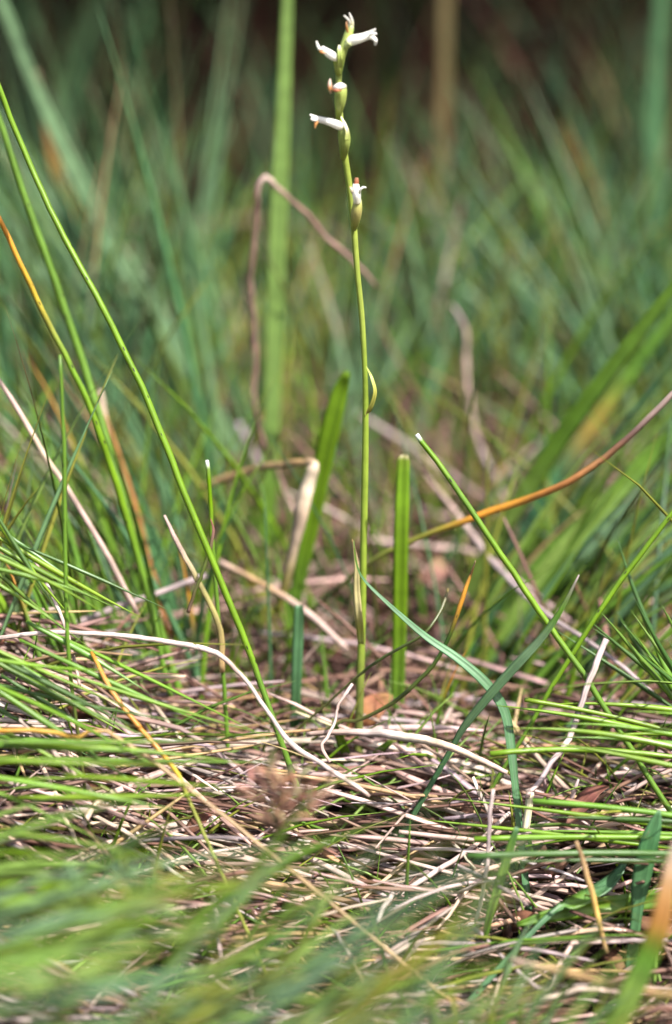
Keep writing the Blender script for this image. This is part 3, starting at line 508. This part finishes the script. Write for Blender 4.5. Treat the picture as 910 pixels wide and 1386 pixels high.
for lab, px, Y, n, ang, ln, wd in [
  ('tall fine tuft reaching the top of the view left of the bent stalk', 300, .30, 22, (-36, -6), (480, 820), (6, 13)),
  ('tall fine upright tuft by the left edge in middle distance', 70, .28, 20, (-12, 14), (420, 800), (5, 12)),
  ('tall fine upright tuft over the faint brown stalk in middle distance', 200, .34, 18, (-12, 12), (420, 760), (5, 12)),
  ('long crossing tuft leaning left behind the right edge blades', 900, .36, 18, (-50, -14), (300, 640), (6, 14)),
  ('long loose tuft leaning right behind the orchid stem', 470, .38, 16, (4, 40), (260, 520), (6, 14)),
  ('thick fan of long blades leaning in from the right edge', 700, .16, 22, (28, 52), (380, 640), (6, 15))]:
    clump('grass_tuft', lab, 'grass tuft', px, Y, n, ang, ln, wd, [G_TEAL, G_HAZE, G_HAZE, G_TEAL, G_PALE], None, 60, [OLIVE_BR, ST_GOLD], .2, depth=.04, bend=(.02, .3))
# sheaves bending over the thatch from both sides
clump('rush_clump', 'vivid green rush clump bending in from the right edge above the thatch', 'rush clump', 0, -.045, 10, (-84, -70), (230, 330), (7, 11), [G_VIVID, G_VIVID, G_MID], None, 60, None, 0, M_RUSH, 'tube', .014, (.05, .32), base=(990, 1010), part='stem', cut=.15, lean_y=(-.2, .1))
clump('rush_clump', 'green rush clump lying low out of the right edge beneath the vivid one', 'rush clump', 0, -.06, 8, (-90, -80), (240, 420), (7, 11), [G_VIVID, G_MID, G_DEEP], None, 70, None, 0, M_RUSH, 'tube', .014, (.02, .16), base=(990, 1135), part='stem', cut=.15, lean_y=(-.2, .1))
clump('rush_clump', 'dark green rush clump fanning up at the right edge over the grey stalk', 'rush clump', 0, -.01, 16, (-62, -22), (120, 260), (7, 11), [G_VIVID, G_MID, G_DEEP], None, 40, None, 0, M_RUSH, 'tube', .014, (-.4, .1), base=(950, 960), part='stem', lean_y=(-.2, .2))
clump('rush_clump', 'green rush sheaf sloping down from the left edge over the mound', 'rush clump', 0, -.06, 17, (98, 128), (170, 420), (6, 10), [G_VIVID, G_VIVID, G_MID, G_DEEP], None, 90, [G_YEL, ORANGE], .12, M_RUSH, 'tube', .014, (-.25, .1), base=(-40, 880), part='stem', lean_y=(-.3, .1))
clump('rush_clump', 'dark green rush sheaf lying flat across the lower left mound', 'rush clump', 0, -.09, 14, (88, 112), (170, 400), (6, 10), [G_MID, G_VIVID, G_VIVID], None, 110, [G_YEL, ORANGE], .1, M_RUSH, 'tube', .014, (-.15, .15), base=(-50, 1030), part='stem', lean_y=(-.2, .1))
clump('rush_clump', 'tangle of short dark rushes at the left edge under the tan straw', 'rush clump', 0, -.03, 13, (100, 150), (120, 260), (5, 9), [G_DEEP, G_MID, G_VIVID], None, 60, None, 0, M_RUSH, 'tube', .014, (-.3, .3), base=(-30, 720), part='stem', lean_y=(-.2, .2))
# blurred blades right in front of the lens side
fg = [
 ('blurred pale green tuft sweeping in from the bottom left corner', -60, 1330, -.245, 27, (52, 84), (200, 520), [G_HAZE, G_HAZE, G_PALE]),
 ('blurred green tuft sweeping up right across the bottom middle', 180, 1470, -.25, 29, (40, 72), (280, 720), [G_PALE, G_HAZE, G_HAZE, G_YEL]),
 ('blurred yellow green tuft along the bottom below the thatch', 400, 1490, -.245, 24, (30, 66), (200, 560), [G_PALE, G_HAZE, G_YEL]),
 ('blurred blue green tuft low at the bottom left', 40, 1450, -.26, 18, (30, 80), (150, 330), [G_HAZE, G_PALE]),
 ('soft green tuft crossing the thatch at the left edge', -60, 1210, -.17, 18, (62, 96), (150, 380), [G_PALE, G_VIVID, G_PALE]),
 ('thin soft green blades rising before the thatch left of centre', 300, 1330, -.18, 18, (20, 76), (150, 360), [G_MID, G_PALE]),
 ('small soft green tuft at the bottom right of centre', 640, 1430, -.14, 16, (-30, 30), (90, 200), [G_PALE, G_HAZE, G_YEL]),
 ('soft bright green wisps sweeping up from the bottom edge right of centre', 500, 1500, -.235, 20, (34, 68), (200, 460), [G_PALE, G_HAZE, G_VIVID]),
 ('soft pale wisps sweeping over the bottom edge toward the orange tipped blade', 690, 1480, -.2, 14, (10, 60), (140, 300), [G_PALE, G_HAZE, G_YEL]),
 ('soft bright green wisps over the left edge below the mound', -40, 1270, -.2, 18, (58, 84), (260, 560), [G_PALE, G_VIVID, G_HAZE]),
]
for lab, bx_, by_, Y, n, ang, ln, cols in fg:
    clump('grass_tuft', lab, 'grass tuft', 0, Y, n, ang, ln, (5, 17), cols, None, 110, [ST_GOLD, OLIVE_BR], .1, depth=.03, base=(bx_, by_), bend=(.1, .5))
# two small herbs in the foreground
def herb(name, label, cat, base, Y, n, h, lw, cols):
    b = at(base[0], base[1], Y); root = empty(name, b); tag(root, label, cat); s = mpp(Y)
    for st in range(n):
        a = random.uniform(-.9, .9); L = h*s*random.uniform(.6, 1)
        top = np.array((math.sin(a)*L, random.uniform(-.01, .01), math.cos(a)*L))
        P = np.array([top*t + np.array((0, 0, .1*L*math.sin(t*3))) for t in np.linspace(0, 1, 6)])
        c = np.array(jcol(random.choice(cols)))
        stm = sweep('stalk', P[None], np.full((1, 6), 3*s), np.repeat(c[None]*.8, 6, 0)[None], np.array([(0, -1, .2)]), 'tube', M_BLADE, parent=root)
        for j in range(6):
            t = .35+.65*j/5; p0 = P[min(5, int(t*5))]
            la = a + (1 if j % 2 else -1)*random.uniform(.5, 1.1)*(1.15-t*.6); l = lw*s*random.uniform(.8, 1.4)
            d = np.array((math.sin(la), random.uniform(-.5, .3), math.cos(la)))
            Q = np.array([p0 + d*l*u + np.array((0, 0, -.15*l*u*u)) for u in np.linspace(0, 1, 6)])
            wv = np.array([.05, .15, .21, .19, .11, .015])*l
            c = np.array(jcol(random.choice(cols), .25))
            sweep('leaf', Q[None], wv[None], np.repeat(c[None], 6, 0)[None], np.array([(random.uniform(-.5, .5), -1, .5)]), 'flat', M_BLADE, parent=stm)
herb('red_herb', 'small reddish brown leafy herb standing in the thatch left of centre', 'herb', (375, 1135), -.13, 9, 120, 30, [(.48, .26, .19), (.46, .25, .16), (.40, .2, .13), (.38, .32, .16)])
herb('green_herb', 'small blurred bright green leafy herb at the lower left', 'herb', (165, 1270), -.19, 5, 120, 46, [G_PALE, G_HAZE, G_YEL, G_PALE])

# ------------------------------------------------------------------ loose straws, one by one
STRAWS = []
def straw_label(c, c2, lpx, P, snapped, where):
    """colour, length, tilt and place of one loose straw, read off the straw itself"""
    m = (np.array(c)+np.array(c2))/2; v = float(m.mean()); sat = float(m[0]-m[2])/v
    colr = 'whitish' if v > .5 else 'dark brown' if v < .17 else 'golden' if sat > .85 else 'brown' if v < .27 else 'grey' if sat < .42 else 'tan' if v < .38 else 'cream'
    ll = 'short' if lpx < 150 else 'long' if lpx > 270 else ''
    dz = math.degrees(math.atan2(P[-1, 2]-P[0, 2], P[-1, 0]-P[0, 0])); dz = (dz+90) % 180-90
    tl = 'level' if abs(dz) < 7 else 'rising right' if dz > 0 else 'falling right'
    q = P[4]; dd = q - np.array((CX, CY, CZ)); fw = dd[1]*cp - dd[2]*sp
    px, py = 455 + FPX*dd[0]/fw, 693 - FPX*(dd[2]*cp + dd[1]*sp)/fw
    return ' '.join(x for x in (ll, colr, 'snapped' if snapped else '', 'straw', tl, where(px, py)) if x)
def loose(n, box, Yr, lift, slope, ln, wd, cols, where, group):
    for i in range(n):
        Y = random.uniform(*Yr); px = random.uniform(*box); x = px_x(px, Y)
        s = mpp(Y); L = random.uniform(*ln)*s; a = math.radians(random.gauss(*slope)); az = random.gauss(0, .45)
        d = np.array((math.cos(a)*math.cos(az), math.sin(az), math.sin(a)))
        sag = random.uniform(-.15, .3)*L; sb = random.uniform(-.35, .35)*L
        z0 = float(ground(x, Y)) + random.uniform(*lift)
        t = np.linspace(-.5, .5, 9)[:, None]
        P = np.array((x, Y, z0)) + d*t*L + np.array((0, 0, 1))*(sag*(.25-t*t)) + np.array((0, 1, 0))*sb*(t*t)
        snapped = random.random() < .25
        if snapped:                                    # snapped
            kx = random.randint(3, 5); bend_ = np.array((random.uniform(-.4, .4), random.uniform(-.5, .5), random.uniform(-.5, .3)))*L*.1
            for q in range(kx, 9): P[q] += bend_*(q-kx)
        P = P + rng.normal(0, .0002, P.shape)
        P[:, 2] = np.maximum(P[:, 2], ground(P[:, 0], P[:, 1])+.001)
        W = random.uniform(*wd)*s*np.array([.6, .9, 1, 1, 1, 1, .95, .8, .4])
        c = np.array(jcol(random.choice(cols), .22)); c2 = np.array(jcol(random.choice(cols), .2))
        C = c[None]*(1-(t+.5)) + c2[None]*(t+.5)
        o = sweep('straw', P[None], W[None], C[None], np.array([(random.uniform(-.5, .5), -.7, .7)]), random.choice(['oval', 'flat', 'oval']), M_STRAW, origin=P[0])
        STRAWS.append(o); tag(o, straw_label(c, c2, L/s, P, snapped, where), 'straw', group)
STR = [ST_PALE, ST_WHITE, ST_PALE, ST_GREY, ST_PALE, ST_GOLD, ST_BROWN, ST_BROWN, ST_CREAM]
loose(105, (230, 720), (-.055, .02), (.003, .014), (-4, 14), (140, 460), (3.5, 10.5), STR, lambda x, y: ('under the red herb' if x < 400 else 'below the orchid' if x < 540 else 'left of soft green blade' if x < 650 else 'below the snapped straw') + (', upper half' if y < 1120 else ', lower half'), 'straws in the front thatch mat')
loose(55, (-20, 280), (-.06, .03), (.004, .022), (-22, 16), (110, 300), (5, 10), STR, lambda x, y: 'on the left mound ' + ('by left edge' if x < 110 else 'below arching straw') + (', high up' if y < 980 else ', midway' if y < 1080 else ', low down'), 'straws on the left mound')
loose(55, (620, 920), (-.06, .02), (.003, .018), (10, 34), (90, 260), (5, 9), STR, lambda x, y: 'under right rushes ' + ('by the leaning straw' if x < 760 else 'near right edge') + (', high up' if y < 1080 else ', midway' if y < 1180 else ', low down'), 'straws under the right rushes')
loose(42, (150, 900), (.04, .30), (.004, .045), (-26, 26), (140, 420), (5, 11), [ST_PALE, ST_BROWN, ST_BROWN, ST_GREY, (.17, .09, .07)], lambda x, y: 'in litter ' + ('left behind stem' if x < 400 else 'just behind stem' if x < 560 else 'behind crossing blades' if x < 740 else 'behind right rushes') + (', far back' if y < 800 else ', nearer'), 'straws behind the orchid')
loose(30, (250, 900), (-.10, -.05), (.003, .018), (14, 25), (90, 280), (5, 9), STR, lambda x, y: 'near bottom edge ' + ('at left' if x < 480 else 'at centre' if x < 680 else 'at right'), 'straws at the bottom edge')

# alike straws of one patch: told apart by their order from the left
same = {}
for o in STRAWS: same.setdefault(o['label'], []).append(o)
NUM = ['', '', 'two', 'three', 'four', 'five', 'six', 'seven', 'eight']
for lab, os_ in same.items():
    m = len(os_)
    if m < 2: continue
    os_.sort(key=lambda o: (o.location.x + .5*(o.bound_box[0][0]+o.bound_box[6][0]) - CX)/(o.location.y - CY))
    for q, o in enumerate(os_):
        o['label'] = lab + ', ' + ('leftmost' if q == 0 else 'rightmost' if q == m-1 else 'middle' if m == 3 else ['', 'second', 'third', 'fourth', 'fifth', 'sixth'][q]) + ' of ' + NUM[m]

for o in STRAWS:
    if len(o['label'].split()) > 16: o['label'] = o['label'].replace('in litter ', '').replace('near the ', 'by ').replace(' half', '').replace('lying ', '').replace('the ', '')

# ------------------------------------------------------------------ uncounted masses
def bulk(name, n, xr, yr, lift, slope, az_s, ln, wd, cols, mat, k=6, prof='tri', curve=.2, dens=None, follow=True):
    x = rng.uniform(*xr, n); y = rng.uniform(*yr, n)
    if dens is not None:
        keep = rng.random(n) < dens(x, y); x, y = x[keep], y[keep]; n = len(x)
    L = rng.uniform(*ln, n); a = np.radians(rng.normal(slope[0], slope[1], n)); az = rng.normal(0, az_s, n)
    d = np.stack([np.cos(a)*np.cos(az), np.cos(a)*np.sin(az), np.sin(a)], -1)
    t = np.linspace(-.5, .5, k)
    P = np.stack([x, y, ground(x, y)+rng.uniform(*lift, n)], -1)[:, None, :] + d[:, None, :]*(t[None, :, None]*L[:, None, None])
    P[..., 2] += (rng.uniform(-.3, 1, n)*curve*L)[:, None]*(.25-t*t)[None]
    P[..., 1] += (rng.uniform(-1, 1, n)*curve*L)[:, None]*(.25-t*t)[None]
    P[..., 2] = np.maximum(P[..., 2], ground(P[..., 0], P[..., 1])+.0005)
    W = rng.uniform(*wd, n)[:, None]*np.interp(t, [-.5, -.3, .3, .5], [.6, 1, .9, .3])[None]
    c = np.array(cols)[rng.integers(0, len(cols), n)]*rng.uniform(.7, 1.25, (n, 1))*rng.uniform(.92, 1.08, (n, 3))
    N = np.stack([rng.uniform(-.6, .6, n), -np.ones(n)*.7, rng.uniform(.2, 1, n)], -1)
    o = sweep(name, P, W, np.repeat(c[:, None], k, 1), N, prof, mat)
    tag(o, kind='stuff'); return o
def upright(name, n, xr, yr, ln, wd, cols, mat, lean=.35, k=6, dens=None, bias=0.0, droop=.4):
    x = rng.uniform(*xr, n); y = rng.uniform(*yr, n)
    if dens is not None:
        keep = rng.random(n) < dens(x, y); x, y = x[keep], y[keep]; n = len(x)
    L = rng.uniform(*ln, n); lx = rng.normal(bias, lean, n); ly = rng.normal(0, lean, n)
    t = np.linspace(0, 1, k)
    P = np.zeros((n, k, 3))
    P[..., 0] = x[:, None] + (lx*L)[:, None]*(t**1.4)[None]; P[..., 1] = y[:, None] + (ly*L)[:, None]*(t**1.4)[None]
    sq = np.sqrt(lx**2+ly**2)
    P[..., 2] = ground(x, y)[:, None] - .004 + L[:, None]*(t[None]-droop*np.minimum(sq, 1.2)[:, None]*t[None]**2*.8)
    W = rng.uniform(*wd, n)[:, None]*np.interp(t, [0, .25, .7, 1], [.7, 1, .8, .05])[None]
    c = np.array(cols)[rng.integers(0, len(cols), n)]*rng.uniform(.65, 1.3, (n, 1))
    r_ = rng.uniform(-1.2, 1.2, n)
    o = sweep(name, P, W, np.repeat(c[:, None], k, 1), np.stack([np.sin(r_), -np.cos(r_), np.full(n, .2)], -1), 'tri', mat, twist=rng.uniform(-1, 1, n))
    tag(o, kind='stuff'); return o
inview = lambda x, y: (np.abs(x) < .08+.21*(y+.9)).astype(float)
LIT = [ST_PALE, ST_BROWN, ST_BROWN, ST_GOLD, ST_GREY, (.14, .07, .05), (.16, .085, .06), (.30, .18, .14)]
tag(bulk('thatch', 2500, (-.22, .22), (-.14, .07), (0, .010), (-2, 12), .42, (.03, .13), (.0007, .0026), LIT, M_STRAW, curve=.35, k=8, dens=lambda x, y: inview(x, y)*np.where(x > .055, .4, 1)*np.clip(.75+.9*np.sin(x*70+1)*np.sin(y*90+x*30), .05, 1)), 'mat of uncounted dry straws covering the ground', 'thatch')
tag(bulk('litter', 6600, (-.7, .7), (.03, .75), (0, .022), (-5, 28), .9, (.02, .11), (.0008, .0026), [ST_PALE, ST_BROWN, ST_BROWN, ST_BROWN, (.15, .075, .055), (.11, .05, .04), (.32, .19, .15)], M_STRAW, dens=inview), 'dead brown litter between the grass tufts', 'litter')
tag(bulk('leaf_flake', 1700, (-.5, .5), (-.2, .7), (0, .014), (0, 30), 1.5, (.006, .02), (.003, .008), [(.22, .10, .06), (.30, .15, .10), (.14, .07, .05), (.36, .2, .14)], M_LEAF, k=4, prof='flat', dens=inview), 'small brown leaf scraps in the litter', 'leaf scraps')
tag(upright('short_grass', 3000, (-.6, .6), (.05, .55), (.03, .19), (.0010, .0026), [G_MID, G_TEAL, G_VIVID, G_YEL, G_OLIVE], M_BLADE, dens=lambda x, y: inview(x, y)*np.clip(.3+y*1.6, 0, 1)), 'thin short green grass coming up through the litter', 'grass')
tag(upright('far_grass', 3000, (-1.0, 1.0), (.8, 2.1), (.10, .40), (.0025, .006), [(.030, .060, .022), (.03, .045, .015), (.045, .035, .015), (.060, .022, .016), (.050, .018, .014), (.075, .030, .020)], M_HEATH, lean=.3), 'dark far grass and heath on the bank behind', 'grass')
tag(upright('thatch_grass', 420, (-.16, .16), (-.08, .06), (.015, .06), (.0007, .0017), [G_VIVID, G_MID, G_PALE, G_YEL], M_BLADE, lean=.9, dens=inview), 'fine green blades poking through the straw', 'grass')
tag(upright('fine_moor_grass', 400, (-.25, .25), (-.13, -.06), (.015, .05), (.0008, .0018), [G_PALE, G_MID, G_YEL, ST_PALE], M_BLADE, lean=.8, bias=.6, dens=inview), 'fine short green grass at the near edge', 'grass')
